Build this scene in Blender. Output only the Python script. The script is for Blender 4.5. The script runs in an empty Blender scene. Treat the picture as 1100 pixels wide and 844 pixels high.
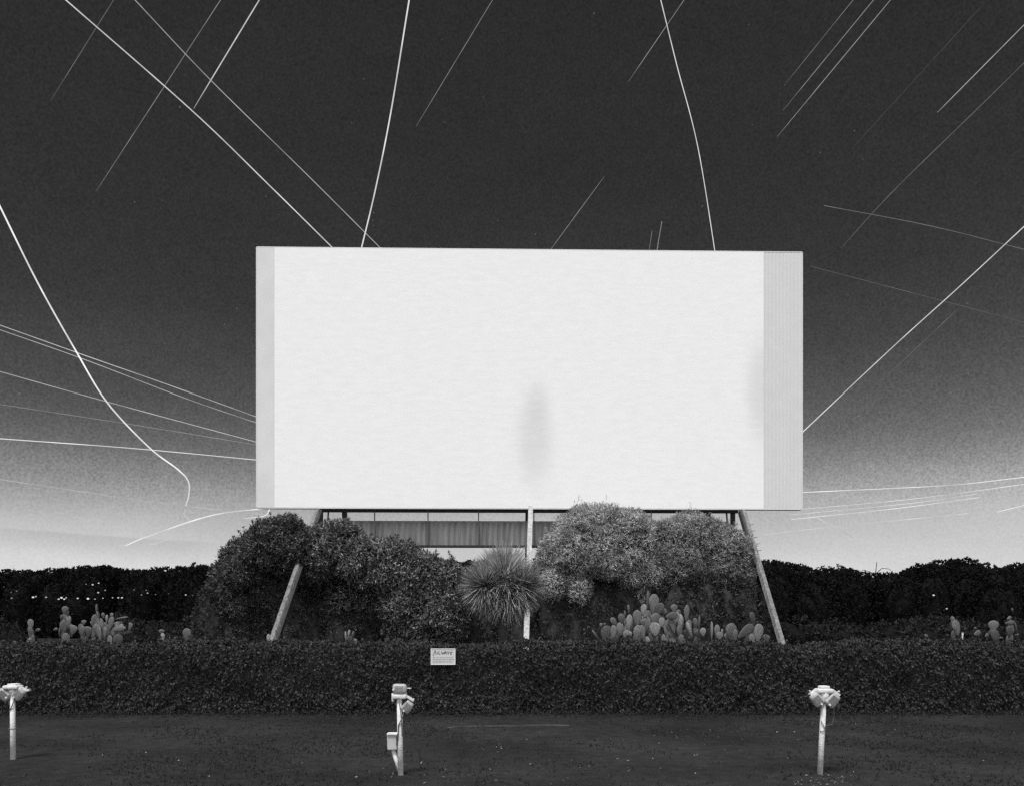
import bpy, bmesh, math, random
import numpy as np
from mathutils import Vector, Matrix, Euler
random.seed(7); rng = np.random.default_rng(7)
SC = bpy.context.scene
COL = SC.collection
F, CX, HY, EYE = 900.0, 550.0, 666.0, 1.9      # focal (px of the 1100 wide photo), centre column, horizon row, eye height

def P(px, py, Y):
    return Vector(((px-CX)/F*Y, Y, EYE-(py-HY)/F*Y))
def G(px, py):                                  # ground point seen at that pixel
    Y = EYE*F/(py-HY); return Vector(((px-CX)/F*Y, Y, 0))
def D(px, py, R):
    v = Vector(((px-CX)/F, 1.0, (HY-py)/F)); v.normalize(); return v*R+Vector((0,0,EYE))

# ---------------------------------------------------------------- materials
def mat(name, base=0.5, rough=0.7, spec=0.3, vary=0.0, scale=5.0, bump=0.0, bscale=30.0, metallic=0.0, detail=6, stretch=None):
    m = bpy.data.materials.new(name); m.use_nodes = True
    nt = m.node_tree; b = nt.nodes['Principled BSDF']
    b.inputs['Base Color'].default_value = (base, base, base, 1)
    b.inputs['Roughness'].default_value = rough
    b.inputs['Specular IOR Level'].default_value = spec
    b.inputs['Metallic'].default_value = metallic
    tc = nt.nodes.new('ShaderNodeTexCoord'); src = tc.outputs['Object']
    if stretch:
        mp = nt.nodes.new('ShaderNodeMapping'); mp.inputs['Scale'].default_value = stretch
        nt.links.new(src, mp.inputs['Vector']); src = mp.outputs['Vector']
    if vary:
        n = nt.nodes.new('ShaderNodeTexNoise'); n.inputs['Scale'].default_value = scale; n.inputs['Detail'].default_value = detail
        r = nt.nodes.new('ShaderNodeMapRange'); r.inputs['From Min'].default_value = .3; r.inputs['From Max'].default_value = .7
        r.inputs['To Min'].default_value = base*(1-vary); r.inputs['To Max'].default_value = base*(1+vary)
        nt.links.new(src, n.inputs['Vector']); nt.links.new(n.outputs['Fac'], r.inputs['Value']); nt.links.new(r.outputs['Result'], b.inputs['Base Color'])
    if bump:
        n2 = nt.nodes.new('ShaderNodeTexNoise'); n2.inputs['Scale'].default_value = bscale; n2.inputs['Detail'].default_value = 5
        bp = nt.nodes.new('ShaderNodeBump'); bp.inputs['Strength'].default_value = bump; bp.inputs['Distance'].default_value = .02
        nt.links.new(src, n2.inputs['Vector']); nt.links.new(n2.outputs['Fac'], bp.inputs['Height']); nt.links.new(bp.outputs['Normal'], b.inputs['Normal'])
    return m

def leaf_mat(name, lo, hi, scale=1.3, rough=.5, trans=.25, spec=.3):
    """leaves: every leaf has its own tone, drifting slowly over the plant"""
    m = bpy.data.materials.new(name); m.use_nodes = True
    nt = m.node_tree; b = nt.nodes['Principled BSDF']; out = nt.nodes['Material Output']
    g = nt.nodes.new('ShaderNodeNewGeometry'); tc = nt.nodes.new('ShaderNodeTexCoord')
    n = nt.nodes.new('ShaderNodeTexNoise'); n.inputs['Scale'].default_value = scale; n.inputs['Detail'].default_value = 3
    nt.links.new(tc.outputs['Object'], n.inputs['Vector'])
    pw = nt.nodes.new('ShaderNodeMath'); pw.operation = 'POWER'; pw.inputs[1].default_value = 1.6
    nt.links.new(g.outputs['Random Per Island'], pw.inputs[0])
    mu = nt.nodes.new('ShaderNodeMath'); mu.operation = 'MULTIPLY'
    r2 = nt.nodes.new('ShaderNodeMapRange'); r2.inputs['From Min'].default_value = .35; r2.inputs['From Max'].default_value = .65
    r2.inputs['To Min'].default_value = .45; r2.inputs['To Max'].default_value = 1.25
    nt.links.new(n.outputs['Fac'], r2.inputs['Value'])
    nt.links.new(pw.outputs[0], mu.inputs[0]); nt.links.new(r2.outputs['Result'], mu.inputs[1])
    r = nt.nodes.new('ShaderNodeMapRange'); r.inputs['To Min'].default_value = lo; r.inputs['To Max'].default_value = hi
    nt.links.new(mu.outputs[0], r.inputs['Value']); nt.links.new(r.outputs['Result'], b.inputs['Base Color'])
    b.inputs['Roughness'].default_value = rough; b.inputs['Specular IOR Level'].default_value = spec
    if trans:
        t = nt.nodes.new('ShaderNodeBsdfTranslucent'); nt.links.new(r.outputs['Result'], t.inputs['Color'])
        mx = nt.nodes.new('ShaderNodeMixShader'); mx.inputs[0].default_value = trans
        nt.links.new(b.outputs[0], mx.inputs[1]); nt.links.new(t.outputs[0], mx.inputs[2]); nt.links.new(mx.outputs[0], out.inputs['Surface'])
    return m

_em = {}
def emit(v, sample=False):
    k = (round(v, 3), sample)
    if k in _em: return _em[k]
    m = bpy.data.materials.new('light_%g' % k[0]); m.use_nodes = True
    b = m.node_tree.nodes['Principled BSDF']
    b.inputs['Base Color'].default_value = (.02,.02,.02,1); b.inputs['Specular IOR Level'].default_value = 0; b.inputs['Roughness'].default_value = 1
    b.inputs['Emission Color'].default_value = (1,1,1,1); b.inputs['Emission Strength'].default_value = v
    tcn = m.node_tree.nodes.new('ShaderNodeTexCoord'); nn = m.node_tree.nodes.new('ShaderNodeTexNoise'); nn.inputs['Scale'].default_value = .012; nn.inputs['Detail'].default_value = 6
    rn = m.node_tree.nodes.new('ShaderNodeMapRange'); m.node_tree.links.new(tcn.outputs['Object'], nn.inputs[0]); m.node_tree.links.new(nn.outputs[0], rn.inputs[0])
    for i, q in zip((1,2,3,4), (.3,.7,v*.6,v*1.25)): rn.inputs[i].default_value = q
    m.node_tree.links.new(rn.outputs[0], b.inputs['Emission Strength'])
    if not sample: m.cycles.emission_sampling = 'NONE'
    _em[k] = m; return m

# ---------------------------------------------------------------- objects
def link(name, me, m=None, parent=None, loc=None, rot=None):
    o = bpy.data.objects.new(name, me); COL.objects.link(o)
    if m: me.materials.append(m)
    if parent: o.parent = parent
    if loc is not None: o.location = loc
    if rot is not None: o.rotation_euler = rot
    return o
def thing(name, label, cat, loc=(0,0,0), rotz=0, group=None):
    o = bpy.data.objects.new(name, None); COL.objects.link(o); o.empty_display_size = .2
    o.location = loc; o.rotation_euler = (0,0,rotz); tag(o, label, cat, group); return o
def tag(o, label=None, cat=None, group=None, kind=None):
    if label: o['label'] = label
    if cat: o['category'] = cat
    if group: o['group'] = group
    if kind: o['kind'] = kind
    return o
def bm_obj(name, bm, m, parent=None, smooth=False, loc=None, rot=None):
    me = bpy.data.meshes.new(name); bm.normal_update(); bm.to_mesh(me); bm.free()
    if smooth:
        for p in me.polygons: p.use_smooth = len(p.vertices) <= 4
    return link(name, me, m, parent, loc, rot)
def box(bm, c, s, M=None, bev=0.0):
    r = bmesh.ops.create_cube(bm, size=1); vs = r['verts']
    bmesh.ops.scale(bm, vec=s, verts=vs)
    if bev:
        es = list({e for v in vs for e in v.link_edges})
        rr = bmesh.ops.bevel(bm, geom=es, offset=bev, segments=2, affect='EDGES', profile=.6)
        vs = list({v for f in rr['faces'] for v in f.verts} | {v for v in vs if v.is_valid})
        # gather whole island
        seen = set(vs); st = list(vs)
        while st:
            v = st.pop()
            for e in v.link_edges:
                w = e.other_vert(v)
                if w not in seen: seen.add(w); st.append(w)
        vs = list(seen)
    if M is not None: bmesh.ops.transform(bm, matrix=M, verts=vs)
    bmesh.ops.translate(bm, vec=c, verts=vs); return vs
def beam(bm, a, b, w, d, up=Vector((0,1,0)), roll=0.0):
    a, b = Vector(a), Vector(b); z = (b-a); L = z.length; z.normalize()
    x = up.cross(z)
    if x.length < 1e-4: x = Vector((1,0,0))
    x.normalize(); y = z.cross(x)
    M = Matrix((x, y, z)).transposed().to_4x4() @ Matrix.Rotation(roll, 4, 'Z')
    return box(bm, (a+b)/2, (w, d, L), M)
def tube(bm, pts, r, n=8, cap=True):
    pts = [Vector(p) for p in pts]; rs = r if isinstance(r, (list, tuple)) else [r]*len(pts)
    rings = []; prev = None
    for i, p in enumerate(pts):
        t = (pts[min(i+1, len(pts)-1)]-pts[max(i-1, 0)]).normalized()
        if prev is None:
            x = t.orthogonal().normalized()
        else:
            x = (prev - t*prev.dot(t)).normalized()
        prev = x; y = t.cross(x)
        rings.append([bm.verts.new(p+(x*math.cos(2*math.pi*k/n)+y*math.sin(2*math.pi*k/n))*rs[i]) for k in range(n)])
    for A, B in zip(rings, rings[1:]):
        for k in range(n): bm.faces.new((A[k], A[(k+1)%n], B[(k+1)%n], B[k]))
    if cap:
        bm.faces.new(rings[0][::-1]); bm.faces.new(rings[-1])
def mesh_np(name, V, Fq):
    me = bpy.data.meshes.new(name)
    V = np.asarray(V, np.float32); Fq = np.asarray(Fq, np.int32); k = Fq.shape[1]
    me.vertices.add(len(V)); me.vertices.foreach_set('co', V.ravel())
    me.loops.add(Fq.size); me.loops.foreach_set('vertex_index', Fq.ravel())
    me.polygons.add(len(Fq)); me.polygons.foreach_set('loop_start', np.arange(len(Fq), dtype=np.int32)*k)
    me.update(calc_edges=True); return me

# ---------------------------------------------------------------- camera, light, sky
cam = bpy.data.cameras.new('camera'); co = bpy.data.objects.new('camera', cam); COL.objects.link(co); SC.camera = co
co.location = (0, 0, EYE); co.rotation_euler = (math.pi/2, 0, 0)
cam.sensor_width = 36; cam.lens = 36*F/1100; cam.shift_y = (HY-422)/1100; cam.clip_start = .05; cam.clip_end = 20000

SUN_EL, SUN_AZ = math.radians(66), math.radians(22)     # high, from behind the camera and a little to the left
sd = Vector((-math.sin(SUN_AZ)*math.cos(SUN_EL), -math.cos(SUN_AZ)*math.cos(SUN_EL), math.sin(SUN_EL)))
su = bpy.data.lights.new('moon_light', 'SUN'); su.energy = 3.5; su.angle = math.radians(18); su.color = (1, 1, 1)
so = bpy.data.objects.new('moon_light', su); COL.objects.link(so); so.rotation_euler = sd.to_track_quat('Z', 'Y').to_euler()

w = bpy.data.worlds.new('World'); SC.world = w; w.use_nodes = True; nt = w.node_tree
bg = nt.nodes['Background']; tc = nt.nodes.new('ShaderNodeTexCoord'); sep = nt.nodes.new('ShaderNodeSeparateXYZ')
nt.links.new(tc.outputs['Generated'], sep.inputs[0])
def mth(op, a, b=None, clamp=False):
    n = nt.nodes.new('ShaderNodeMath'); n.operation = op; n.use_clamp = clamp
    for i, v in enumerate((a, b)):
        if v is None: continue
        if isinstance(v, (int, float)): n.inputs[i].default_value = v
        else: nt.links.new(v, n.inputs[i])
    return n.outputs[0]
sky = nt.nodes.new('ShaderNodeTexSky'); sky.sky_type = 'NISHITA'; sky.sun_disc = False
sky.sun_elevation = SUN_EL; sky.sun_rotation = math.atan2(sd.x, sd.y); sky.air_density = 1; sky.dust_density = 3
bw = nt.nodes.new('ShaderNodeRGBToBW'); nt.links.new(sky.outputs[0], bw.inputs[0])
el = mth('ARCSINE', sep.outputs[2])                       # elevation in radians
eld = mth('MULTIPLY', el, 180/math.pi)
az = mth('DIVIDE', sep.outputs[0], mth('MAXIMUM', mth('ABSOLUTE', sep.outputs[1]), .05))
# the glow is a little higher on the right of the frame than on the left, the dark zenith comes down at both sides
elc = mth('SUBTRACT', eld, mth('MULTIPLY', az, 1.2))
ramp = nt.nodes.new('ShaderNodeValToRGB'); ramp.color_ramp.interpolation = 'B_SPLINE'
def s2l(v): v /= 255; return v/12.92 if v < .04045 else ((v+.055)/1.055)**2.4
stops = SKY = [(-3,212),(2,210),(3.6,206),(5,197),(6.6,183),(7.9,163),(9.5,130),(11.6,101),(14.2,80),(17.7,64),(21,55),(28,46),(45,42),(90,40)]
er = ramp.color_ramp.elements
while len(er) < len(stops): er.new(.5)
for e, (d_, v) in zip(er, stops):
    e.position = (d_+5)/100; L = s2l(v); e.color = (L, L, L, 1)
nt.links.new(mth('DIVIDE', mth('ADD', elc, 5), 100), ramp.inputs[0])
rb = nt.nodes.new('ShaderNodeRGBToBW'); nt.links.new(ramp.outputs[0], rb.inputs[0])
base = rb.outputs[0]
# low bank of thin cloud on the left horizon and a soft veil edge above it
def noise(scale, det=4, vec=None, stretch=None):
    n = nt.nodes.new('ShaderNodeTexNoise'); n.inputs['Scale'].default_value = scale; n.inputs['Detail'].default_value = det
    v = vec or tc.outputs['Generated']
    if stretch:
        mp = nt.nodes.new('ShaderNodeMapping'); mp.inputs['Scale'].default_value = stretch
        nt.links.new(v, mp.inputs['Vector']); v = mp.outputs[0]
    nt.links.new(v, n.inputs['Vector']); return n.outputs['Fac']
def smooth(x, a, b, lo=0., hi=1.):
    r = nt.nodes.new('ShaderNodeMapRange'); r.interpolation_type = 'SMOOTHSTEP'; nt.links.new(x, r.inputs[0])
    for i, v in zip((1,2,3,4), (a,b,lo,hi)): r.inputs[i].default_value = v
    return r.outputs[0]
left = smooth(az, -.40, -.32, 1, 0)
bank_top = mth('ADD', mth('SUBTRACT', 4.2, mth('MULTIPLY', az, 1.6)), mth('MULTIPLY', noise(6), .5))   # degrees
inb = mth('MULTIPLY', smooth(mth('SUBTRACT', eld, bank_top), -.12, .06, 1, 0), left)
fall = smooth(mth('SUBTRACT', eld, bank_top), -1.8, -.1, 0, 1)
base = mth('MULTIPLY', base, mth('SUBTRACT', 1, mth('MULTIPLY', mth('MULTIPLY', inb, fall), .13)))
veil = mth('MULTIPLY', smooth(mth('ADD', eld, mth('MULTIPLY', az, 4.2)), 7.3, 9.0, 1, 0), smooth(az, -.45, -.25, 1, 0))
base = mth('MULTIPLY', base, mth('ADD', 1, mth('MULTIPLY', veil, .12)))
# mottled high haze, fine faint stars
gr = mth('ADD', mth('MULTIPLY', smooth(eld, 5.5, 9.5, .25, 1), mth('ADD', mth('MULTIPLY', mth('SUBTRACT', noise(430, 2), .5), 1.15), mth('MULTIPLY', mth('SUBTRACT', noise(70, 3), .5), .22))), 1)
strk = mth('ADD', mth('MULTIPLY', mth('SUBTRACT', noise(3.2, 5, stretch=(1,1,4)), .5), .34), 1)
base = mth('MULTIPLY', mth('MULTIPLY', base, gr), strk)
vo = nt.nodes.new('ShaderNodeTexVoronoi'); vo.inputs['Scale'].default_value = 75; nt.links.new(tc.outputs['Generated'], vo.inputs['Vector'])
vsep = nt.nodes.new('ShaderNodeSeparateColor'); nt.links.new(vo.outputs['Color'], vsep.inputs[0])
star = mth('MULTIPLY', mth('LESS_THAN', vo.outputs['Distance'], .055), mth('MULTIPLY', mth('POWER', vsep.outputs[0], 5), .10))
# added fill light: the unseen sky behind the camera is made brighter
glow = mth('MULTIPLY', smooth(sep.outputs[1], -.45, .05, 1, 0), smooth(eld, 0, 80, .85, .35))
tot = mth('ADD', mth('ADD', mth('ADD', base, glow), mth('MULTIPLY', bw.outputs[0], .0006)), star)
cb = nt.nodes.new('ShaderNodeCombineColor')
for i in range(3): nt.links.new(tot, cb.inputs[i])
nt.links.new(cb.outputs[0], bg.inputs['Color']); bg.inputs['Strength'].default_value = 1.0

# ---------------------------------------------------------------- ground
def ground_mat():
    m = bpy.data.materials.new('asphalt'); m.use_nodes = True; n_ = m.node_tree; b = n_.nodes['Principled BSDF']
    tc = n_.nodes.new('ShaderNodeTexCoord')
    def nz(s, d=5):
        n = n_.nodes.new('ShaderNodeTexNoise'); n.inputs['Scale'].default_value = s; n.inputs['Detail'].default_value = d
        n_.links.new(tc.outputs['Object'], n.inputs['Vector']); return n.outputs['Fac']
    def mr(x, a, b_, lo, hi):
        r = n_.nodes.new('ShaderNodeMapRange'); n_.links.new(x, r.inputs[0])
        for i, v in zip((1,2,3,4), (a,b_,lo,hi)): r.inputs[i].default_value = v
        return r.outputs[0]
    def mm(op, a, b_):
        n = n_.nodes.new('ShaderNodeMath'); n.operation = op
        for i, v in enumerate((a, b_)):
            if isinstance(v, (int, float)): n.inputs[i].default_value = v
            else: n_.links.new(v, n.inputs[i])
        return n.outputs[0]
    big = mr(nz(.45, 6), .35, .65, .62, 1.35); mid = mr(nz(5, 6), .3, .7, .72, 1.3); fine = mr(nz(55, 3), .3, .7, .6, 1.5)
    vo = n_.nodes.new('ShaderNodeTexVoronoi'); vo.inputs['Scale'].default_value = 26; n_.links.new(tc.outputs['Object'], vo.inputs['Vector'])
    peb = mr(vo.outputs['Distance'], .12, .2, 1, 0)
    sc_ = n_.nodes.new('ShaderNodeSeparateColor'); n_.links.new(vo.outputs['Color'], sc_.inputs[0])
    peb = mm('MULTIPLY', peb, mm('MULTIPLY', mm('POWER', sc_.outputs[1], 7), .16))
    col = mm('ADD', mm('MULTIPLY', mm('MULTIPLY', big, mid), mm('MULTIPLY', fine, .024)), peb)
    n_.links.new(col, b.inputs['Base Color']); b.inputs['Roughness'].default_value = .9; b.inputs['Specular IOR Level'].default_value = .15
    bp = n_.nodes.new('ShaderNodeBump'); bp.inputs['Strength'].default_value = .9; bp.inputs['Distance'].default_value = .05
    n_.links.new(nz(14, 9), bp.inputs['Height']); n_.links.new(bp.outputs[0], b.inputs['Normal'])
    return m
bm = bmesh.new(); S = 5000
vs = [bm.verts.new(p) for p in ((-S,-S,0),(S,-S,0),(S,S,0),(-S,S,0))]; bm.faces.new(vs)
tag(bm_obj('ground', bm, ground_mat()), kind='structure')
# rough field behind the hedge, with low swells
nx, ny = 120, 90; xs = np.linspace(-90, 90, nx); ys = 18.6+np.linspace(0, 1, ny)**1.5*130
X, Yg = np.meshgrid(xs, ys); Z = .03+.10*(np.sin(X*.7+Yg*.3)*np.sin(Yg*.5)+1)*np.clip((Yg-19)/6, 0, 1)
V = np.stack([X, Yg, Z], -1).reshape(-1, 3); I = np.arange(nx*ny).reshape(ny, nx)
Fq = np.stack([I[:-1,:-1], I[:-1,1:], I[1:,1:], I[1:,:-1]], -1).reshape(-1, 4)
tag(link('field', mesh_np('field', V, Fq), mat('field_soil', .020, .95, .1, .4, 1.2, .6, 8)), kind='structure')

# ---------------------------------------------------------------- foliage helpers
def rnd_dirs(n):
    v = rng.normal(size=(n, 3)); return v/np.linalg.norm(v, axis=1, keepdims=True)
def nz3(p, k, seed=0.):
    x, y, z = p[:,0]*k+seed, p[:,1]*k+seed*1.7, p[:,2]*k-seed
    return (np.sin(x*1.3+np.sin(y*1.1)*1.3)*np.cos(y*1.7+np.sin(z)*1.1)+np.sin(z*1.9+x*.6)*.7+np.sin(x*2.9-z*2.3+y*2.1)*.5)/2.2
def leaves(C, Dr, L, W, cup=.25, N=None, jit=.45):
    """one folded leaf of 4 corners at each C, growing along Dr"""
    n = len(C); L = np.broadcast_to(L, n)[:,None]; W = np.broadcast_to(W, n)[:,None]
    s = np.cross(Dr, rnd_dirs(n) if N is None else N+rnd_dirs(n)*jit); s /= np.linalg.norm(s, axis=1, keepdims=True)+1e-9
    u = np.cross(s, Dr)
    a = C; t = C+Dr*L; m = C+Dr*L*.5
    l = m+s*W*.5+u*W*cup; r = m-s*W*.5+u*W*cup
    V = np.stack([a, l, t, r], 1).reshape(-1, 3)
    return V, np.arange(n*4).reshape(n, 4)
def rosettes(C, N, m, L, W, spread=.9, face=None, jit=.45):
    n = len(C); Cr = np.repeat(C, m, 0); Nr = np.repeat(N, m, 0)
    if face: Nr = Nr/np.linalg.norm(Nr, axis=1, keepdims=True)
    d = Nr*(face if face else 1.)+rnd_dirs(n*m)*spread; d /= np.linalg.norm(d, axis=1, keepdims=True)
    Ls = L*rng.uniform(.45, 1.35, n*m); Ws = W*rng.uniform(.7, 1.2, n*m)
    return leaves(Cr, d, Ls, Ws, .12 if face else .25, Nr if face else None, jit)
def lobe_pts(lobes, dens, bulge=.14, k=1.6, seed=0., zmin=.1, thick=.12):
    """points on lumpy ellipsoids (cx,cy,cz,rx,ry,rz); those inside another lobe are dropped"""
    PTS, NRM = [], []
    for i, (cx, cy, cz, rx, ry, rz) in enumerate(lobes):
        area = 4*math.pi*((rx*ry)**1.6/3+(rx*rz)**1.6/3+(ry*rz)**1.6/3)**(1/1.6)
        n = int(area*dens); d = rnd_dirs(n); r = np.array([rx, ry, rz]); c = np.array([cx, cy, cz])
        p = c+d*r
        f = 1+bulge*nz3(p, k, seed)+bulge*.6*nz3(p, k*2.7, seed+3)-thick*rng.random(n)**2*1.5+rng.normal(size=n)*.015
        p = c+d*r*f[:,None]; nn = d/r; nn /= np.linalg.norm(nn, axis=1, keepdims=True)
        keep = p[:,2] > zmin
        for j, (ox, oy, oz, sx, sy, sz) in enumerate(lobes):
            if j != i: keep &= (((p-np.array([ox,oy,oz]))/np.array([sx,sy,sz]))**2).sum(1) > .72
        PTS.append(p[keep]); NRM.append(nn[keep])
    return np.concatenate(PTS), np.concatenate(NRM)
def px_lobes(L):
    """(px, py, rx px, ry px, depth, half depth m) -> world ellipsoids"""
    out = []
    for (px, py, rx, ry, Y, rd) in L:
        c = P(px, py, Y); out.append((c.x, c.y, c.z, rx/F*Y, rd, ry/F*Y))
    return out
def core_mesh(name, lobes, m, parent, s=.80):
    bm = bmesh.new()
    for (cx, cy, cz, rx, ry, rz) in lobes:
        r = bmesh.ops.create_icosphere(bm, subdivisions=3, radius=1)['verts']
        for v in r: v.co = Vector((cx+v.co.x*rx*s, cy+v.co.y*ry*s, max(.03, cz+v.co.z*rz*s)))
    return bm_obj(name, bm, m, parent)
M_BARK = mat('bark', .07, .9, .2, .4, 6, .6, 25)
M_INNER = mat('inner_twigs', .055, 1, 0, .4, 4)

def bush(name, label, cat, lobes_px, dens, leaf, group, lm, trunks, seed, style='rosette', bulge=.14, subs=5):
    rs = random.Random(int(seed*10)); more = []
    for (px, py, rx, ry, Y, rd) in lobes_px:
        for _ in range(subs):
            a = rs.uniform(0, 2*math.pi); q = rs.uniform(.55, .92); f = rs.uniform(.26, .46)
            more.append((px+math.cos(a)*rx*q, py-math.sin(a)*ry*q, rx*f, ry*f, Y-rd*math.sqrt(max(0, 1-q*q))*.8, rd*f))
    lobes = px_lobes(list(lobes_px)+more)
    x0 = sum(l[0] for l in lobes)/len(lobes); y0 = sum(l[1] for l in lobes)/len(lobes)
    t = thing(name, label, cat, (x0, y0, 0), 0, group)
    lobes = [(a-x0, b-y0, c, d, e, f) for a, b, c, d, e, f in lobes]
    p, n = lobe_pts(lobes, dens, bulge, 1.5, seed)
    L, W, m = leaf
    if style == 'rosette':
        up = np.array([-.1,-.15,.55]); nn = n+up; nn /= np.linalg.norm(nn, axis=1, keepdims=True)
        V, Fq = rosettes(p, nn, m, L, W, .95, .35, .55)
    else:      # fine weeping sprays
        up = np.array([0,0,.35]); nn = n+up; nn /= np.linalg.norm(nn, axis=1, keepdims=True)
        V, Fq = rosettes(p, nn, m, L, W, .8, .35, .5)
    k = rng.choice(len(p), min(len(p), 260), replace=False); k = k[n[k][:,2] > -.1]
    sd_ = n[k]*.5+rnd_dirs(len(k))*.45+np.array([0,0,.9]); sd_ /= np.linalg.norm(sd_, axis=1, keepdims=True); Ls = rng.uniform(.12, .42, len(k))
    cs = np.concatenate([p[k]+sd_*(Ls*u)[:,None] for u in (.3,.5,.7,.85,1.)]); ns = np.concatenate([sd_]*5)
    V2, F2 = rosettes(cs, ns, 4, L*.8, W*.9, .9, .6, .6)
    V = np.concatenate([V, V2]); Fq = np.concatenate([Fq, F2+len(V)-len(V2)])
    link('crown', mesh_np('crown', V, Fq), lm, t)
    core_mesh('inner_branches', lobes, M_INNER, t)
    bm = bmesh.new()
    for (dx, dy, hx) in trunks:
        tube(bm, [(dx, dy, -.05), (dx+hx*.3, dy, .8), (dx+hx, dy+.1, 2.2)], [.16, .12, .06], 8)
    bm_obj('trunk', bm, M_BARK, t, True)
    return t

# ---------------------------------------------------------------- the screen
A = P(276, 545, 36.0); B_ = P(861.5, 546, 36.5)
SW = math.hypot(B_.x-A.x, B_.y-A.y); ROT = math.atan2(B_.y-A.y, B_.x-A.x)
ZB, ZT = 6.76, 17.90
screen = thing('drive_in_screen', 'huge glowing white drive-in movie screen raised on leaning steel legs', 'movie screen', (A.x, A.y, 0), ROT)
Minv = (Matrix.Translation((A.x, A.y, 0)) @ Matrix.Rotation(ROT, 4, 'Z')).inverted()
def loc(v): return Minv @ Vector(v)
def screen_mat():
    m = bpy.data.materials.new('lit_screen'); m.use_nodes = True; n_ = m.node_tree; b = n_.nodes['Principled BSDF']
    tc = n_.nodes.new('ShaderNodeTexCoord')
    mp = n_.nodes.new('ShaderNodeMapping'); mp.inputs['Scale'].default_value = (.9, 1, 3.4); n_.links.new(tc.outputs['Object'], mp.inputs[0])
    n = n_.nodes.new('ShaderNodeTexNoise'); n.inputs['Scale'].default_value = 1.6; n.inputs['Detail'].default_value = 8; n.inputs['Roughness'].default_value = .62; n_.links.new(mp.outputs[0], n.inputs[0])
    r = n_.nodes.new('ShaderNodeMapRange'); n_.links.new(n.outputs[0], r.inputs[0])
    for i, v in zip((1,2,3,4), (.3,.7,.715,.775)): r.inputs[i].default_value = v
    # weather stains on the sheet: a long one low in the middle, one at the right edge, a band at the left edge
    def blob(cx, cz, sx, sz, amt, prev):
        s = n_.nodes.new('ShaderNodeMapping'); s.vector_type = 'POINT'; s.inputs['Location'].default_value = (-cx/sx, 0, -cz/sz); s.inputs['Scale'].default_value = (1/sx, 0, 1/sz)
        n_.links.new(tc.outputs['Object'], s.inputs[0])
        ln = n_.nodes.new('ShaderNodeVectorMath'); ln.operation = 'LENGTH'; n_.links.new(s.outputs[0], ln.inputs[0])
        q = n_.nodes.new('ShaderNodeMapRange'); q.interpolation_type = 'SMOOTHERSTEP'; n_.links.new(ln.outputs['Value'], q.inputs[0])
        for i, v in zip((1,2,3,4), (.1,1,1-amt,1)): q.inputs[i].default_value = v
        k = n_.nodes.new('ShaderNodeMath'); k.operation = 'MULTIPLY'; n_.links.new(prev, k.inputs[0]); n_.links.new(q.outputs[0], k.inputs[1]); return k.outputs[0]
    c = blob(11.95, ZT-8.1, 1.25, 3.3, .15, r.outputs[0])
    c = blob(12.1, ZT-6.6, .7, 1.6, .05, c)
    c = blob(21.9, ZT-6.0, 1.2, 3.6, .16, c)
    n_.links.new(c, b.inputs['Base Color']); b.inputs['Roughness'].default_value = .85; b.inputs['Specular IOR Level'].default_value = .1
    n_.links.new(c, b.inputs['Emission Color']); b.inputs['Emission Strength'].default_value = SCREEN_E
    wv = n_.nodes.new('ShaderNodeTexNoise'); wv.inputs['Scale'].default_value = 9; wv.inputs['Detail'].default_value = 6; n_.links.new(mp.outputs[0], wv.inputs[0])
    bp = n_.nodes.new('ShaderNodeBump'); bp.inputs['Strength'].default_value = .10; bp.inputs['Distance'].default_value = .03
    n_.links.new(wv.outputs[0], bp.inputs['Height']); n_.links.new(bp.outputs[0], b.inputs['Normal'])
    return m
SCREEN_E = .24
MS = screen_mat(); M_WHITE = mat('painted_metal_white', .72, .6, .3, .06, 2); M_PALE = mat('pale_sheet', .75, .7, .2, .05, 1.0)
M_DARK = mat('dark_steel', .03, .7, .3, .3, 8); M_WOOD = mat('weathered_paint', .21, .85, .15, .55, 3.0, .4, 20, stretch=(4,4,.8))
xL, xR = .74, (820-276)/585.5*SW
# main lit face: panels with hair seams
bm = bmesh.new(); box(bm, ((xL+xR)/2, .15, (ZB+ZT)/2), (xR-xL, .30, ZT-ZB)); bm_obj('lit_sheet', bm, MS, screen)
bm = bmesh.new(); box(bm, (xL/2-.004, .152, (ZB+ZT)/2), (xL-.012, .30, ZT-ZB)); bm_obj('edge_panel', bm, M_PALE, screen)
# corrugated panel at the right
bm = bmesh.new(); x = xR+.006; prof = []; k = 0
while x < SW:
    prof.append((x, .004 if k % 2 == 0 else .013)); x += .08; k += 1
prof.append((SW, .004))
fv = [(bm.verts.new((x, y, ZB)), bm.verts.new((x, y, ZT))) for x, y in prof]
for a, b in zip(fv, fv[1:]): bm.faces.new((a[0], b[0], b[1], a[1]))
box(bm, ((xR+SW)/2+.003, .19, (ZB+ZT)/2), (SW-xR-.008, .24, ZT-ZB-.01))
tag(bm_obj('side_panel', bm, mat('ribbed_sheet', .72, .7, .2, .03, 2), screen), 'grey ribbed panel along one edge of the screen')
# trims: bright capping on top, both ends, back structure
bm = bmesh.new(); box(bm, (SW/2, .16, ZT+.022), (SW+.03, .32, .04)); bm_obj('top_trim', bm, M_WHITE, screen)
bm = bmesh.new(); box(bm, (SW+.022, .16, (ZB+ZT)/2), (.04, .32, ZT-ZB)); bm_obj('end_trim', bm, M_WHITE, screen)
bm = bmesh.new(); box(bm, (-.022, .16, (ZB+ZT)/2), (.04, .32, ZT-ZB)); bm_obj('end_trim', bm, M_WHITE, screen)
bm = bmesh.new(); box(bm, (SW/2, .14, ZB-.022), (SW+.02, .27, .04)); bm_obj('bottom_trim', bm, M_WHITE, screen)
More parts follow.
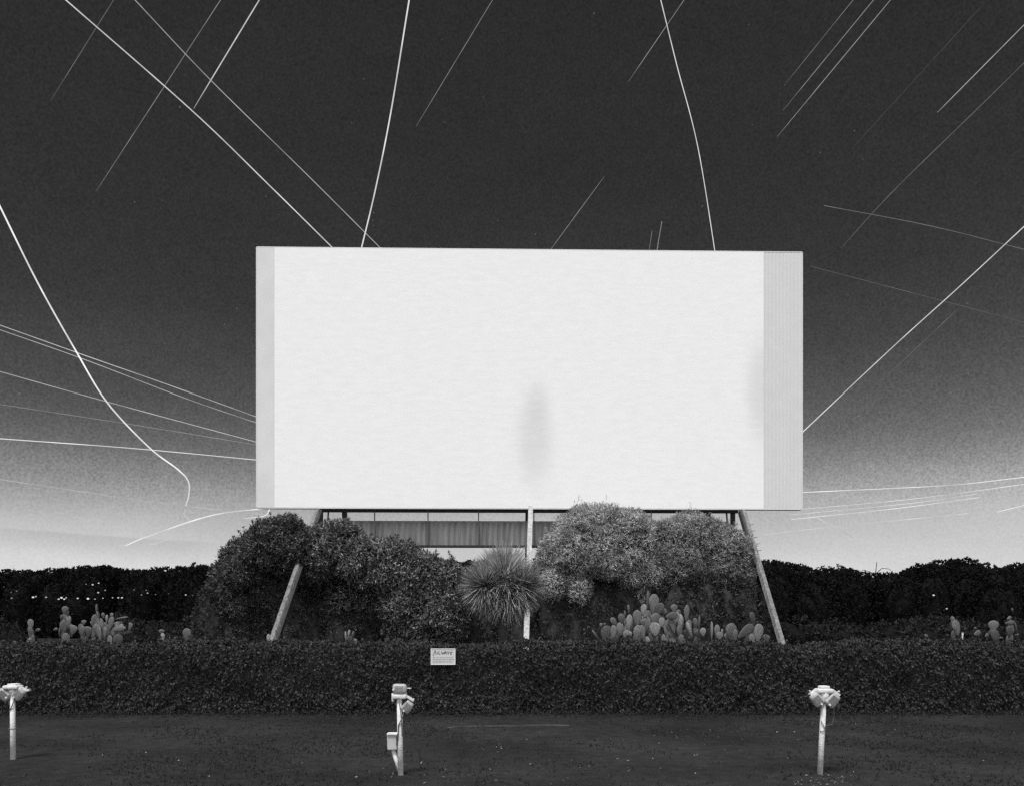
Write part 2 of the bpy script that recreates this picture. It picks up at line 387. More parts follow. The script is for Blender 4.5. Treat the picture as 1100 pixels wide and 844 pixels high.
# beam under the screen
lb0, lb1 = loc(P(343, 550, 36.1)).x, loc(P(795, 550, 36.4)).x
bm = bmesh.new(); box(bm, ((lb0+lb1)/2, .32, ZB-.10), (lb1-lb0, .16, .11)); bm_obj('bottom_beam', bm, M_DARK, screen)
# frame at the back: two posts, thin hanging rods, ribbed skirt sheet with bottom rail
YB = .30
def bx(px, py=570): return loc(P(px, py, 36.2+YB)).x
def bz(py): return P(550, py, 36.2+YB).z
for px in (343, 792):
    bm = bmesh.new(); box(bm, (loc(P(px, 570, 36.2)).x, .45, (ZB-.05)/2), (.17, .2, ZB-.05-.0)); bm_obj('rear_post', bm, M_DARK, screen)
x0, x1 = bx(350), bx(786)
bm = bmesh.new(); x = x0; k = 0; fv = []
while x < x1:
    y = YB+(.0 if k % 2 == 0 else .07); fv.append((bm.verts.new((x, y, bz(585))), bm.verts.new((x, y, bz(559))))); x += .12; k += 1
for a, b in zip(fv, fv[1:]): bm.faces.new((a[0], b[0], b[1], a[1]))
M_SKIRT = mat('ribbed_grey_sheet', .22, .8, .2, .25, 1.5, stretch=(3,3,.4))
sk = bm_obj('skirt_sheet', bm, M_SKIRT, screen); sm = sk.modifiers.new('thickness', 'SOLIDIFY'); sm.thickness = .02
bm = bmesh.new(); box(bm, ((x0+x1)/2, YB-.05, bz(586.7)), (x1-x0, .10, .11)); bm_obj('skirt_rail', bm, M_DARK, screen)
M_ROD = mat('grey_rod', .10, .7, .3)
for px in (403, 460, 514, 573.5, 640, 700, 752):
    bm = bmesh.new(); box(bm, (bx(px), YB-.06, (bz(585)+ZB+.2)/2), (.045, .05, ZB+.2-bz(585))); bm_obj('hanger_rod', bm, M_ROD, screen)
# trusses on the back face and raking struts so that the back is not bare
for i in range(8):
    x = .6+i*(SW-1.2)/7
    bm = bmesh.new(); box(bm, (x, .42, (ZB+ZT)/2), (.16, .2, ZT-ZB-.2)); bm_obj('back_rib', bm, M_ROD, screen)
for i in range(4):
    bm = bmesh.new(); box(bm, (SW/2, .57, ZB+.8+i*(ZT-ZB-1.6)/3), (SW-.6, .1, .14)); bm_obj('back_rail', bm, M_ROD, screen)
for x in (lb0+.4, SW/2+.0, lb1-.4):
    bm = bmesh.new(); beam(bm, (x, .6, ZT-2), (x, 6.5, -.1), .22, .22); bm_obj('back_strut', bm, M_ROD, screen)
for px in (352, 784):
    bm = bmesh.new(); beam(bm, (bx(px), YB-.1, bz(585)), (bx(px), .75, ZB+.5), .06, .06); bm_obj('hanger_arm', bm, M_ROD, screen)
# legs
def leg(t, b, wd, dp, yaw, lab=None, m=None):
    T, Bt = loc(t), loc(b); d = (Bt-T); Ft = T+d*((T.z+.1)/(T.z-Bt.z))
    bm = bmesh.new(); beam(bm, Ft, T, wd, dp, roll=yaw)
    o = bm_obj('leg', bm, m or M_WOOD, screen)
    return T, Ft
T1, F1 = leg(P(341, 549, 35.9), P(292, 691, 29.5), .20, .20, math.radians(-28))
T2, F2 = leg(P(570, 545.0, 35.85), P(565, 691, 29.5), .19, .20, 0, None, mat('fresher_paint', .42, .8, .2, .35, 3.0, .3, 20, stretch=(4,4,.8)))
T3, F3 = leg(P(798.5, 549, 36.2), P(840, 691, 29.7), .17, .18, math.radians(12))
# dark steel angle fixed along the inner edge of the right leg, climbing pegs on its outer edge, dark strip on the left leg painting its shaded side
def along(T, Fo, u, dx, dy): p = T.lerp(Fo, u); return Vector((p.x+dx, p.y+dy, p.z))
bm = bmesh.new(); beam(bm, along(T3, F3, 0.0, -.17, .0), along(T3, F3, .38, -.17, .0), .07, .2); bm_obj('leg_angle_shade', bm, M_DARK, screen)
bm = bmesh.new(); beam(bm, along(T1, F1, 0.0, .17, .02), along(T1, F1, .98, .17, .02), .07, .2); bm_obj('leg_angle_shade', bm, M_DARK, screen)
for i in range(5):
    a = along(T3, F3, .10+i*.045, .12, -.05); bm = bmesh.new(); tube(bm, [a, a+Vector((.13, 0, .02))], .011, 6); bm_obj('climbing_peg', bm, M_DARK, screen)

# ---------------------------------------------------------------- shrubs under the screen
LM_AB = leaf_mat('glossy_leaves', .035, .40, 1.4, .45)
LM_A = leaf_mat('dull_dark_leaves', .03, .20, 1.3, .5)
LM_C = leaf_mat('silvery_leaves', .08, 1.0, 1.2, .6, .3)
LM_D = leaf_mat('grey_green_leaves', .09, .75, 1.1, .6, .3)
LM_SHADE = leaf_mat('shade_leaves', .04, .11, 1.0, .7, .1, .1)
GS = 'overgrown shrubs under the screen'
bush('rounded_shrub', 'dark domed shrub swallowing the upper part of the left leaning leg', 'shrub',
     [(300,587,38,28,34.2,1.4),(268,604,32,28,34.3,1.3),(328,600,36,36,34.3,1.6),(250,634,24,32,34.6,1.2),(285,630,45,36,34.9,1.2),(290,665,60,45,35.2,1.2)],
     95, (.15, .05, 7), GS, LM_A, [(-.6,0,-.5),(.4,.1,.6),(1.2,0,.4)], 1.0)
bush('spreading_shrub', 'broad glossy leaved shrub sloping down from the left leg to the spiky palm', 'shrub',
     [(362,593,40,29,33.9,1.3),(405,606,42,28,33.6,1.3),(445,620,40,28,33.3,1.2),(480,642,26,36,32.8,1.0),(400,640,60,40,34.7,1.3),(455,668,45,40,33.5,1.2),(380,672,60,45,35.2,1.2)],
     95, (.17, .055, 7), GS, LM_AB, [(-.3,.2,.2),(.3,.1,.3),(1.3,0,.3)], 4.2)
bush('weeping_shrub', 'tall silvery weeping shrub reaching the lower edge of the screen beside the centre post', 'shrub',
     [(640,584,52,41,34.0,1.7),(612,604,34,42,33.8,1.3),(672,588,40,42,34.0,1.5),(690,610,30,36,34.1,1.2),(640,632,52,40,34.9,1.2),(640,668,62,45,35.3,1.1)],
     165, (.13, .020, 9), GS, LM_C, [(-.7,0,-.4),(.4,.1,.3),(1.0,0,.3)], 7.7, 'spray', .10, 3)
bush('tamarisk_shrub', 'lower feathery grey shrub filling the space between weeping shrub and right leg', 'shrub',
     [(745,582,40,31,34.6,1.2),(782,606,28,36,34.4,1.1),(722,604,32,36,34.0,1.1),(760,625,46,38,34.9,1.2),(755,668,56,45,35.3,1.1)],
     150, (.12, .022, 9), GS, LM_D, [(-.8,0,-.3),(.4,.1,.5),(1.1,0,.2)], 11.3, 'spray', .14)
# dark undergrowth, shade below the shrub crowns put into leaf colour
def mass(name, lobes, dens, L, W, m, lm, seed, bulge=.2, core=True, label=None, cat=None, inner=None):
    base_f = 0
    p, n = lobe_pts(lobes, dens, bulge, .9, seed)
    V, Fq = rosettes(p, n, m, L, W, 1.1)
    if core:
        # fill behind the leaves, joined into the same mass
        bmx = bmesh.new()
        for (cx, cy, cz, rx, ry, rz) in lobes:
            for v in bmesh.ops.create_icosphere(bmx, subdivisions=3, radius=1)['verts']: v.co = Vector((cx+v.co.x*rx*.78, cy+v.co.y*ry*.78, max(.02, cz+v.co.z*rz*.80)))
        base_i = len(V); base_f = len(Fq); bmx.verts.ensure_lookup_table()
        V = np.concatenate([V, np.array([v.co[:] for v in bmx.verts])])
        Fc = np.array([[v.index for v in f.verts]+[f.verts[2].index] for f in bmx.faces]); bmx.free()
        me = bpy.data.meshes.new(name)
        me.from_pydata(V.tolist(), [], Fq.tolist()+[(a+base_i, b+base_i, c+base_i) for a, b, c, _ in Fc])
    else: me = mesh_np(name, V, Fq)
    o = link(name, me, lm)
    if core:
        me.materials.append(inner or M_INNER)
        for p_ in me.polygons[base_f:]: p_.material_index = 1
    tag(o, label, cat, kind='stuff'); return o
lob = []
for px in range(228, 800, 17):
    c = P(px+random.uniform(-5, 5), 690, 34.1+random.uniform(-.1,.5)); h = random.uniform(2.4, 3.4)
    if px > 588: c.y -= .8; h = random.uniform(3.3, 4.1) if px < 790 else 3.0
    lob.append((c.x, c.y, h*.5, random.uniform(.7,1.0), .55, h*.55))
mass('shade_undergrowth', lob, 60, .17, .06, 5, LM_SHADE, 2.)

# far wood on the horizon: crowns of uneven size
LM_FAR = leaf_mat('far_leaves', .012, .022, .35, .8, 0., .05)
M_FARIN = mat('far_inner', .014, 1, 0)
def profile(pts, px):
    for (a, ya), (b, yb) in zip(pts, pts[1:]):
        if a <= px <= b: return ya+(yb-ya)*(px-a)/(b-a)
    return pts[0][1] if px < pts[0][0] else pts[-1][1]
PR = [(-400,604),(-120,606),(0,613),(50,611),(60,609),(110,608),(150,611),(190,608),(235,608),(330,604),(500,601),(600,603),(780,602),(822,599),(842,603),(870,608),(902,606),(930,614),(945,613),(960,615),(985,606),(1005,602),(1030,600),(1050,602),(1068,608),(1085,606),(1100,604),(1250,600),(1500,606)]
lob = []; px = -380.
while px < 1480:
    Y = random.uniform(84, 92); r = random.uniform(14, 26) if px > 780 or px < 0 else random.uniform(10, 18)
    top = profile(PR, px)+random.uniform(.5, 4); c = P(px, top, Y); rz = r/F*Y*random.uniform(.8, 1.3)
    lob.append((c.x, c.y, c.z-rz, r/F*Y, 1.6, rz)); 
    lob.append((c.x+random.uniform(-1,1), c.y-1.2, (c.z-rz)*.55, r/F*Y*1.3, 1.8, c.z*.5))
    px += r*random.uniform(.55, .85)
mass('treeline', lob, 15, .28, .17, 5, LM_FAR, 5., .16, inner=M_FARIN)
# bank of low scrub in front of the wood, slightly paler
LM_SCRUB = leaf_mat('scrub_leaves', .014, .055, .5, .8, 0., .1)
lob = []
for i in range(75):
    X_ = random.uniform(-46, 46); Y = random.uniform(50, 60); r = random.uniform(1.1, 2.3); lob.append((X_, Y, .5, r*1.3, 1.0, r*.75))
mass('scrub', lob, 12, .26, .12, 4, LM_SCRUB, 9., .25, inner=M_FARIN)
# bare snag above the right wood
t = thing('bare_sapling', 'thin bare sapling sticking up out of the dark far wood', 'tree', P(941, 666, 95))
t.location.z = 0
bm = bmesh.new(); H = P(0, 605, 95).z
tube(bm, [(0,0,0),(.1,0,3),(-.1,0,H-1.5),(.1,0,H+.2)], [.12,.09,.06,.03], 6)
for s, q in ((-1,.9),(1,.5),(-1,1.6),(1,1.3)):
    tube(bm, [(0,0,H-q-.6),(s*.7,0,H-q),(s*1.5,0,H-q-.1+.3*(s<0)),(s*2.0,0,H-q-.6)], [.05,.04,.03,.02], 5)
bm_obj('trunk', bm, M_DARK, t)

# ---------------------------------------------------------------- hedge in front
LM_H = leaf_mat('hedge_leaves', .038, .054, 1.6, .55, .15, .25)
HX, HY0, HY1, HH = 15.5, 17.0, 18.3, 1.40
hedge = thing('clipped_hedge', 'long low clipped hedge running across the lot below the screen', 'hedge', (0, HY0, 0))
def hedge_top(x): return HH-.02+.03*np.sin(x*.9)+.03*np.sin(x*2.7+1)+.022*np.sin(x*6.1)+.014*np.sin(x*13.3+2)
Cs, Ns = [], []
n = 30000; x = rng.uniform(-HX, HX, n); z = rng.uniform(0.03, 1, n)**.9*hedge_top(x)
y = -.06-.10*np.clip((z-.5)/.6, 0, 1)+.09*nz3(np.stack([x, z*0, z], 1), 1.5)+.04*nz3(np.stack([x, z*0, z], 1), 4.5)+rng.normal(size=n)*.03; Cs.append(np.stack([x, y, z], 1)); Ns.append(np.tile([0,-1,.15], (n,1)))
n = 20000; x = rng.uniform(-HX, HX, n); y = rng.uniform(-.05, HY1-HY0, n)
z = hedge_top(x)+.03*nz3(np.stack([x, y, y*0], 1), 3.)+rng.normal(size=n)*.022; Cs.append(np.stack([x, y, z], 1)); Ns.append(np.tile([0,-.1,1.], (n,1)))
n = 2600; x = rng.uniform(-HX, HX, n); x = x[(nz3(np.stack([x, x*0, x*0], 1), 1.3) > -.1)]; n = len(x)
Cs.append(np.stack([x, rng.uniform(-.1, .5, n), hedge_top(x)+np.abs(rng.normal(size=n))*.07], 1)); Ns.append(np.tile([0,-.2,1.], (n,1)))
n = 1500; x = rng.choice([-HX, HX], n); Cs.append(np.stack([x, rng.uniform(0, 1.3, n), rng.uniform(0,HH,n)], 1)); Ns.append(np.stack([np.sign(x), x*0, x*0], 1))
n = 5000; x = rng.uniform(-HX, HX, n); Cs.append(np.stack([x, np.full(n, HY1-HY0), rng.uniform(0,HH,n)], 1)); Ns.append(np.tile([0,1.,0], (n,1)))
Cc = np.concatenate(Cs); Nn = np.concatenate(Ns)
V, Fq = rosettes(Cc, Nn, 4, .060, .042, .95, .3, .38)
link('foliage', mesh_np('foliage', V, Fq), LM_H, hedge)
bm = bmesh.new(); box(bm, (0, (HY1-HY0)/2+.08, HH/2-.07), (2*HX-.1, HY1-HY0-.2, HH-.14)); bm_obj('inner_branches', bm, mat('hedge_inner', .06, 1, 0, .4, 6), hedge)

# ---------------------------------------------------------------- sign on the hedge
sp = P(476, 705, 16.72)
sign = thing('notice_sign', 'small white notice board with dark lettering on the front of the hedge', 'sign', (sp.x, sp.y, 0), math.radians(1))
sw_, sh_ = .49, .325; zc = P(0, 704.7, 16.72).z
bm = bmesh.new(); box(bm, (0, 0, zc), (sw_, .012, sh_), bev=.004); bm_obj('board', bm, mat('sign_white', .62, .5, .3, .05, 8), sign)
bm = bmesh.new()
for s in (-1, 1):
    box(bm, (s*(sw_/2-.008), -.009, zc), (.016, .006, sh_)); box(bm, (0, -.0095, zc+s*(sh_/2-.008)), (sw_-.034, .006, .016))
bm_obj('border', bm, mat('sign_border', .80, .5, .3), sign)
bm = bmesh.new(); box(bm, (0, .42, (zc+.1)/2-.05), (.05, .05, zc+.1)); box(bm, (0, .21, zc-.03), (.03, .38, .03)); bm_obj('stake', bm, M_WOOD, sign)
M_INK = mat('ink', .07, .6, .3); M_INK2 = mat('faded_ink', .42, .6, .3)
bm = bmesh.new()   # slanted hand-painted headline, too small to read in the photo: only its strokes
def stroke(x0, z0, x1, z1, w=.008): beam(bm, (x0, -.0085, z0), (x1, -.0085, z1), w, .003)
hx = -sw_/2+.045
for (a, b, c, d) in ((0,0,.045,.105),(.045,.105,.055,.03),(.075,.025,.09,.075),(.11,.035,.12,.09),(.11,.035,.145,.03),(.165,.085,.18,.03),(.18,.03,.2,.07),(.2,.07,.215,.03),(.215,.03,.24,.09),
                     (.235,.03,.255,.085),(.255,.085,.27,.03),(.285,.085,.3,.035),(.3,.035,.325,.085),(.34,.03,.355,.08),(.34,.03,.37,.026),(.355,.08,.39,.07),(.345,.055,.37,.055)):
    stroke(hx+a, zc+.02+b, hx+c, zc+.02+d, .010)
bm_obj('headline', bm, M_INK, sign)
bm = bmesh.new()
for j, zz in enumerate((-.015, -.05, -.085, -.118)):
    x = -sw_/2+.04
    while x < sw_/2-.06:
        L = random.uniform(.02, .06); box(bm, (x+L/2, -.0085, zc+zz), (L, .003, .011)); x += L+.014
bm_obj('small_print', bm, M_INK2, sign)

# ---------------------------------------------------------------- speaker posts
M_POST = mat('white_paint_post', .72, .6, .25, .22, 9, .3, 40); M_SPK = mat('speaker_grey', .42, .45, .4, .2, 20); M_SPKD = mat('speaker_grille', .20, .6, .4, .3, 40)
M_CORD = mat('speaker_cord', .11, .6, .4)
def speaker(parent, c, tilt, yaw=0., s=1., roll=0.):
    """cast drive-in speaker: tapered round-shouldered case, raised rim, grille with bars, knob, hook"""
    R = Euler((roll, tilt, yaw)).to_matrix().to_4x4()
    bm = bmesh.new(); vs = box(bm, (0,0,0), (.135*s, .085*s, .175*s), bev=.038*s)
    for v in bm.verts:
        k = 1-.22*(v.co.z/(.19*s)+.5); v.co.x *= k+.1; 
    o = bm_obj('speaker', bm, M_SPK, parent, True, c, R.to_euler())
    bm = bmesh.new()
    for i in range(7): box(bm, (0, -.045*s, (-.045+i*.015)*s), (.085*s, .006*s, .006*s))
    bm_obj('grille', bm, M_SPKD, o)
    bm = bmesh.new(); bmesh.ops.create_cone(bm, cap_ends=True, segments=12, radius1=.014*s, radius2=.011*s, depth=.02*s, matrix=Matrix.Translation((0,-.05*s,-.07*s)) @ Matrix.Rotation(math.pi/2, 4, 'X'))
    bm_obj('knob', bm, M_POST, o)
    bm = bmesh.new(); tube(bm, [(0,.03*s,.07*s),(0,.045*s,.11*s),(0,.02*s,.135*s),(0,-.01*s,.125*s)], .008*s, 6); bm_obj('hook', bm, M_POST, o)
    return o
def speaker_post(base_px, top_px, label, kind):
    b = G(*base_px); Y = b.y; tp = P(*top_px, Y); d = tp-b; H = d.z
    t = thing('speaker_post', label, 'speaker post', b, 0, 'drive-in speaker posts on the lot')
    tx = d.x
    bm = bmesh.new(); tube(bm, [(0,0,-.06),(tx*.5,0,H*.5),(tx,0,H)], [.036,.035,.033], 14); pole = bm_obj('pole', bm, M_POST, t, True)
    px = Y/F
    def L(x, y): v = P(x, y, Y); return Vector((v.x-b.x, 0, v.z))
    return t, L, px, pole
GRP = None
# right post: hub with two hanging speakers
t, L, px, _ = speaker_post((880.5,831), (885,752), 'leaning white post with a pair of hooded speakers and a looped cord, farthest right', 0)
bm = bmesh.new(); c = L(885, 741.5)
box(bm, c, (.20, .15, .06), bev=.02); box(bm, c+Vector((0,0,.04)), (.12, .12, .05), bev=.018)
vs = []
bmesh.ops.create_cone(bm, cap_ends=True, segments=14, radius1=.035, radius2=.075, depth=.12, matrix=Matrix.Translation(c+Vector((0,0,-.075))))
bm_obj('junction_head', bm, M_POST, t, True)
for s, a, b_ in ((-1, (877,740), (870,746)), (1, (893,740), (901,746))):
    bm = bmesh.new(); beam(bm, L(*a), L(*b_), .09, .022, roll=math.pi/2); bm_obj('bracket', bm, M_POST, t)
speaker(t, L(876.5, 750.5)+Vector((0,-.03,0)), math.radians(-38)); speaker(t, L(893, 751)+Vector((0,-.03,0)), math.radians(40), s=1.05)
bm = bmesh.new()
tube(bm, [L(895,757)+Vector((0,-.02,0)), L(896,768), L(894,777), L(889,779), L(883,777), L(880.5,773)+Vector((0,-.045,0)), L(884,780)+Vector((0,-.05,0)), L(886,783)+Vector((0,-.02,0))], .005, 6)
tube(bm, [L(880,784)+Vector((0,-.02,0)), L(882,785)+Vector((0,-.045,0)), L(886,782)+Vector((0,-.04,0))], .005, 6)
bm_obj('cord', bm, M_CORD, t, True)
# centre post: one speaker lying on top, one hanging, second pole with meter box
t, L, px, _ = speaker_post((430.5,832), (429,748), 'white speaker post with a meter box and one speaker lying on top, near the notice', 1)
bm = bmesh.new(); c = L(429.5, 747.5); box(bm, c, (.17, .12, .06), bev=.018); box(bm, L(422,748.5), (.028, .05, .10), bev=.008)
box(bm, L(433,745), (.09,.07,.045), bev=.01)
bm_obj('junction_head', bm, M_POST, t, True)
bm = bmesh.new(); beam(bm, L(436,746.5), L(444.5,752), .06, .025, roll=math.pi/2); bm_obj('bracket', bm, M_POST, t)
speaker(t, L(429.7,739.5)+Vector((0,-.02,.0)), math.radians(86), s=1.0, roll=.1); speaker(t, L(437.5,758.5), math.radians(38), s=.9)
bm = bmesh.new(); tube(bm, [L(430.5,833)+Vector((0,.02,0)), L(421.5,803)+Vector((0,.02,0))], .028, 12); bm_obj('side_pole', bm, M_POST, t, True)
bm = bmesh.new(); box(bm, L(421.3,796.5)+Vector((0,.01,0)), (.115,.10,.185), Matrix.Rotation(-.04,4,'Y'), bev=.012); bx_ = bm_obj('meter_box', bm, mat('box_grey', .50, .6, .3, .08, 9), t)
bm = bmesh.new(); box(bm, L(421.6,787.5)+Vector((0,.0,0)), (.125,.12,.022), bev=.005); bm_obj('lid', bm, M_POST, bx_)
bm = bmesh.new()
tube(bm, [L(434,765)+Vector((0,-.03,0)), L(431.5,772)+Vector((0,-.045,0)), L(428.5,778)+Vector((0,-.045,0)), L(428,790)+Vector((0,-.045,0)), L(426,800)+Vector((0,-.03,0))], .007, 6)
tube(bm, [L(429,752)+Vector((0,-.04,0)), L(431,764)+Vector((0,-.045,0)), L(432,776)+Vector((0,-.04,0)), L(432.5,790)+Vector((0,-.035,0))], .006, 6)
bm_obj('cord', bm, M_CORD, t, True)
# left post
t, L, px, _ = speaker_post((14,815), (13.5,746), 'white speaker post with flat cap and two drooping speakers, farthest left', 2)
bm = bmesh.new(); c = L(14, 737.5); box(bm, c, (.21, .16, .055), bev=.02); box(bm, c+Vector((.01,0,.035)), (.12,.12,.03), bev=.01)
bmesh.ops.create_cone(bm, cap_ends=True, segments=14, radius1=.034, radius2=.06, depth=.09, matrix=Matrix.Translation(c+Vector((0,0,-.065))))
bm_obj('junction_head', bm, M_POST, t, True)
for a, b_ in (((8,738),(2,742)), ((20,736.5),(27,741))):
    bm = bmesh.new(); beam(bm, L(*a), L(*b_), .07, .022, roll=math.pi/2); bm_obj('bracket', bm, M_POST, t)
bm = bmesh.new(); beam(bm, L(26,740.8), L(32,740.5), .05, .03, roll=math.pi/2); bm_obj('hook_tip', bm, M_POST, t)
speaker(t, L(5.5,745)+Vector((0,-.02,0)), math.radians(-50)); speaker(t, L(21.5,744.5)+Vector((0,-.02,0)), math.radians(45))
bm = bmesh.new(); box(bm, L(14,782), (.078,.078,.012), bev=.003); bm_obj('clamp_band', bm, M_SPKD, t)
bm = bmesh.new(); tube(bm, [L(17,750)+Vector((0,-.03,0)), L(15,757)+Vector((0,-.045,0)), L(12.5,762)+Vector((0,-.04,0))], .006, 6); bm_obj('cord', bm, M_CORD, t, True)

# ---------------------------------------------------------------- spiky palm
LM_Y = leaf_mat('sword_leaves', .20, .85, 1.5, .5)
yp = P(540, 690, 25.0)
yuc = thing('spiky_palm', 'round headed spiky palm with sword leaves in front of the centre post', 'palm', (yp.x, 25.0, 0))
heads = [(543, 622, 1.25, 1000, .3), (522, 630, .95, 700, .2), (558, 630, .95, 700, .2), (538, 628, 1.2, 1500, .0), (540, 640, .85, 500, -.4), (532, 618, .9, 500, .1), (548, 640, .9, 500, 0)]
VV, FF, off = [], [], 0
for (hx, hy, Lf, n, up) in heads:
    hc = P(hx, hy, 25.0); c = np.array([hc.x-yp.x, random.uniform(-.45, .15), hc.z])
    n *= 2
    d = rnd_dirs(n); d[:,2] += up; d /= np.linalg.norm(d, axis=1, keepdims=True)
    s = np.cross(d, [0,0,1.]); s += rnd_dirs(n)*.35; s /= np.linalg.norm(s, axis=1, keepdims=True)
    Ls = Lf*rng.uniform(.65, 1.05, n); K = 4; wd = .017
    vs = np.zeros((n, K+1, 2, 3))
    for k in range(K+1):
        u = k/K; cc = c+d*(Ls*u)[:,None]*1.0; cc[:,2] -= Ls*u*u*.07; wk = wd*(1-u**2)*(.5+u*.9 if u < .5 else 1)+.003
        vs[:,k,0] = cc+s*wk; vs[:,k,1] = cc-s*wk
    idx = np.arange(n*(K+1)*2).reshape(n, K+1, 2)+off
    f = np.stack([idx[:,:-1,0], idx[:,:-1,1], idx[:,1:,1], idx[:,1:,0]], -1).reshape(-1, 4)
    VV.append(vs.reshape(-1, 3)); FF.append(f); off += n*(K+1)*2
link('crown', mesh_np('crown', np.concatenate(VV), np.concatenate(FF)), LM_Y, yuc)
bm = bmesh.new(); tube(bm, [(0,0,-.1),(.02,0,1.0),(.0,0,2.0),(.1,0,3.0)], [.17,.14,.14,.12], 10)
for (hx, hy, *_r) in heads[1:]:
    hc = P(hx, hy, 25.0); tube(bm, [(.0,0,2.0),((hc.x-yp.x)*.6,0,hc.z-.45),(hc.x-yp.x,0,hc.z)], [.10,.09,.09], 8)
bm_obj('trunk', bm, M_BARK, yuc, True)

# ---------------------------------------------------------------- prickly pears
M_PAD = mat('cactus_pad', .13, .5, .4, .5, 9, .3, 60); M_PAD2 = mat('cactus_pad_dark', .085, .5, .5, .5, 11, .3, 60); M_PAD3 = mat('cactus_pad_light', .20, .5, .4, .5, 8, .3, 60); M_PADL = mat('cactus_pad_pale', .24, .6, .3, .3, 9)
def pad_mesh():
    bm = bmesh.new(); bmesh.ops.create_uvsphere(bm, u_segments=20, v_segments=12, radius=.5)
    for v in bm.verts:
        z = v.co.z+.5; k = .58+.58*min(1, z*1.3)-.12*max(0, z-.7); v.co.x *= k; v.co.y = math.copysign(abs(v.co.y*2)**.6/2, v.co.y)*min(1, k)
    # spine cushions
    for i in range(26):
        a = random.uniform(-.36, .36); h = random.uniform(-.4, .42)
        if (a/.42)**2+(h/.5)**2 > .8: continue
        y = -math.sqrt(max(0, .25-a*a-h*h))*1.0
        bmesh.ops.create_icosphere(bm, subdivisions=1, radius=.022, matrix=Matrix.Translation((a, y-.004, h)))
    me = bpy.data.meshes.new('pad'); bm.to_mesh(me); bm.free()
    for p in me.polygons: p.use_smooth = True
    return me
PADS = [pad_mesh() for _ in range(3)]; PADSL = [m.copy() for m in PADS]
for m_, q_ in zip(PADS, (M_PAD, M_PAD2, M_PAD3)): m_.materials.append(q_)
for m_ in PADSL: m_.materials.append(M_PADL)
def cactus(label, Y, pads, fill=0, seed=1):
    rr = random.Random(seed)
    x0 = sum(p[0] for p in pads)/len(pads); b = P(x0, 690, Y); dim = x0 < 250 or x0 > 900
    t = thing('prickly_pear', label, 'cactus', (b.x, Y, 0), 0, 'prickly pear clumps behind the hedge')
    def put(px, py, w, h, tilt, pale, dy=None):
        if abs(tilt) > 60 and w > h: w, h = h, w
        w_, h_ = w/F*Y, h/F*Y; dy = rr.uniform(-.35, .35) if dy is None else dy
        c = P(px, py, Y+dy)
        yaw = rr.uniform(-.5, .5) if w > h*.45 else rr.uniform(-.2, .2)
        th = min(.085, max(.05, w_*.2)) if w > h*.35 else w_*1.6
        o = link('pad', (PADSL if pale else PADS)[rr.choice((0,1,1)) if dim else rr.randrange(3)], None, t, (c.x-b.x, dy, c.z), (rr.uniform(-.15,.15), math.radians(tilt), yaw))
        o.scale = (w_*.93/math.cos(yaw), th, h_*1.06)
        return o
    lo = min(p[0] for p in pads); hi = max(p[0] for p in pads)
    for p in pads:
        tilt = p[4] if len(p) > 4 else rr.uniform(-8, 8); put(p[0], p[1], p[2], p[3], tilt, len(p) > 5)
    # lower pads between the shown ones and the ground (mostly behind the hedge)
    n = max(2, int((hi-lo)/9)+fill)
    for i in range(n):
        x = lo+(hi-lo)*(i+.5)/n+rr.uniform(-2, 2) if hi > lo else lo
        for k, py in enumerate((706, 720, 735)):
            if hi-lo < 8 and i > 0: break
            put(x+rr.uniform(-3,3), py+rr.uniform(-3,3), rr.uniform(10,15), 20, rr.uniform(-14,14), False, rr.uniform(.3,.6))
    for p in pads:      # stalks of pads that link the high ones down
        if p[1] < 672 and p[3] > 5:
            y = p[1]+p[3]*.5+6
            while y < 692: put(p[0]+rr.uniform(-2.5,2.5), y, min(12, max(7,p[2])), 14, rr.uniform(-18,18), False); y += 10
    return t
S5 = lambda L: [(620+a*.2, 630+b*.2, c*.2, d*.2, *r) for a, b, c, d, *r in L]
cactus('large many-padded prickly pear clump rising before the weeping shrub', 20.0, S5([(100,262,18,72,-33),(158,252,72,85),(128,205,18,22),(147,203,16,20),(198,187,34,52,-35),(215,240,80,85,20),(238,170,40,52),(256,150,13,45,0),(276,125,17,58,-4),(288,212,32,100,-5),(323,168,48,85),(352,192,27,38),(320,250,42,55),(356,122,32,60),(378,72,18,100,3),(412,92,62,108,8),(436,125,48,85,35),(430,235,38,75),(463,135,38,45,60),(455,190,34,50),(480,215,40,70),(510,205,30,85,-18),(508,155,66,44,80),(521,115,42,42),(550,205,40,115,4),(588,140,32,85,3),(602,232,30,90,-16),(545,142,30,40),(370,200,50,80),(395,160,44,70),(500,260,50,50),(270,258,50,50),(635,195,26,56,-8),(655,195,14,75,2),(676,242,34,44),(650,250,50,40)]), 3, 11)
cactus('small slender prickly pear between the big clump and the round-padded one', 20.2, S5([(722,235,15,95,1),(752,240,34,75),(778,242,14,34),(765,262,40,40)]), 0, 12)
cactus('round-padded prickly pear with one upright pad, beside the right leaning leg', 20.3, S5([(828,242,68,92),(808,268,46,42),(850,258,30,60),(942,170,36,72,-18),(905,238,52,105,52),(930,272,68,60),(974,247,58,95,5),(1012,277,52,42)]), 0, 13)
S6 = lambda L: [(a*.2, 640+b*.2, c*.2, d*.2, *r) for a, b, c, d, *r in L]
cactus('faint two-stemmed prickly pear at the outer left end of the sprawling clump', 20.2, S6([(165,150,34,55),(166,190,24,52,-25),(203,181,26,18,70),(180,225,16,40,-20)]), 0, 14)
cactus('thin prickly pear with a bright egg shaped pad near the sprawling clump', 20.0, S6([(350,75,36,42),(362,92,26,24,-30),(330,116,14,32),(370,128,30,50,0,1),(298,177,24,18,70),(350,185,18,42),(322,195,12,50),(390,180,60,50)]), 0, 15)
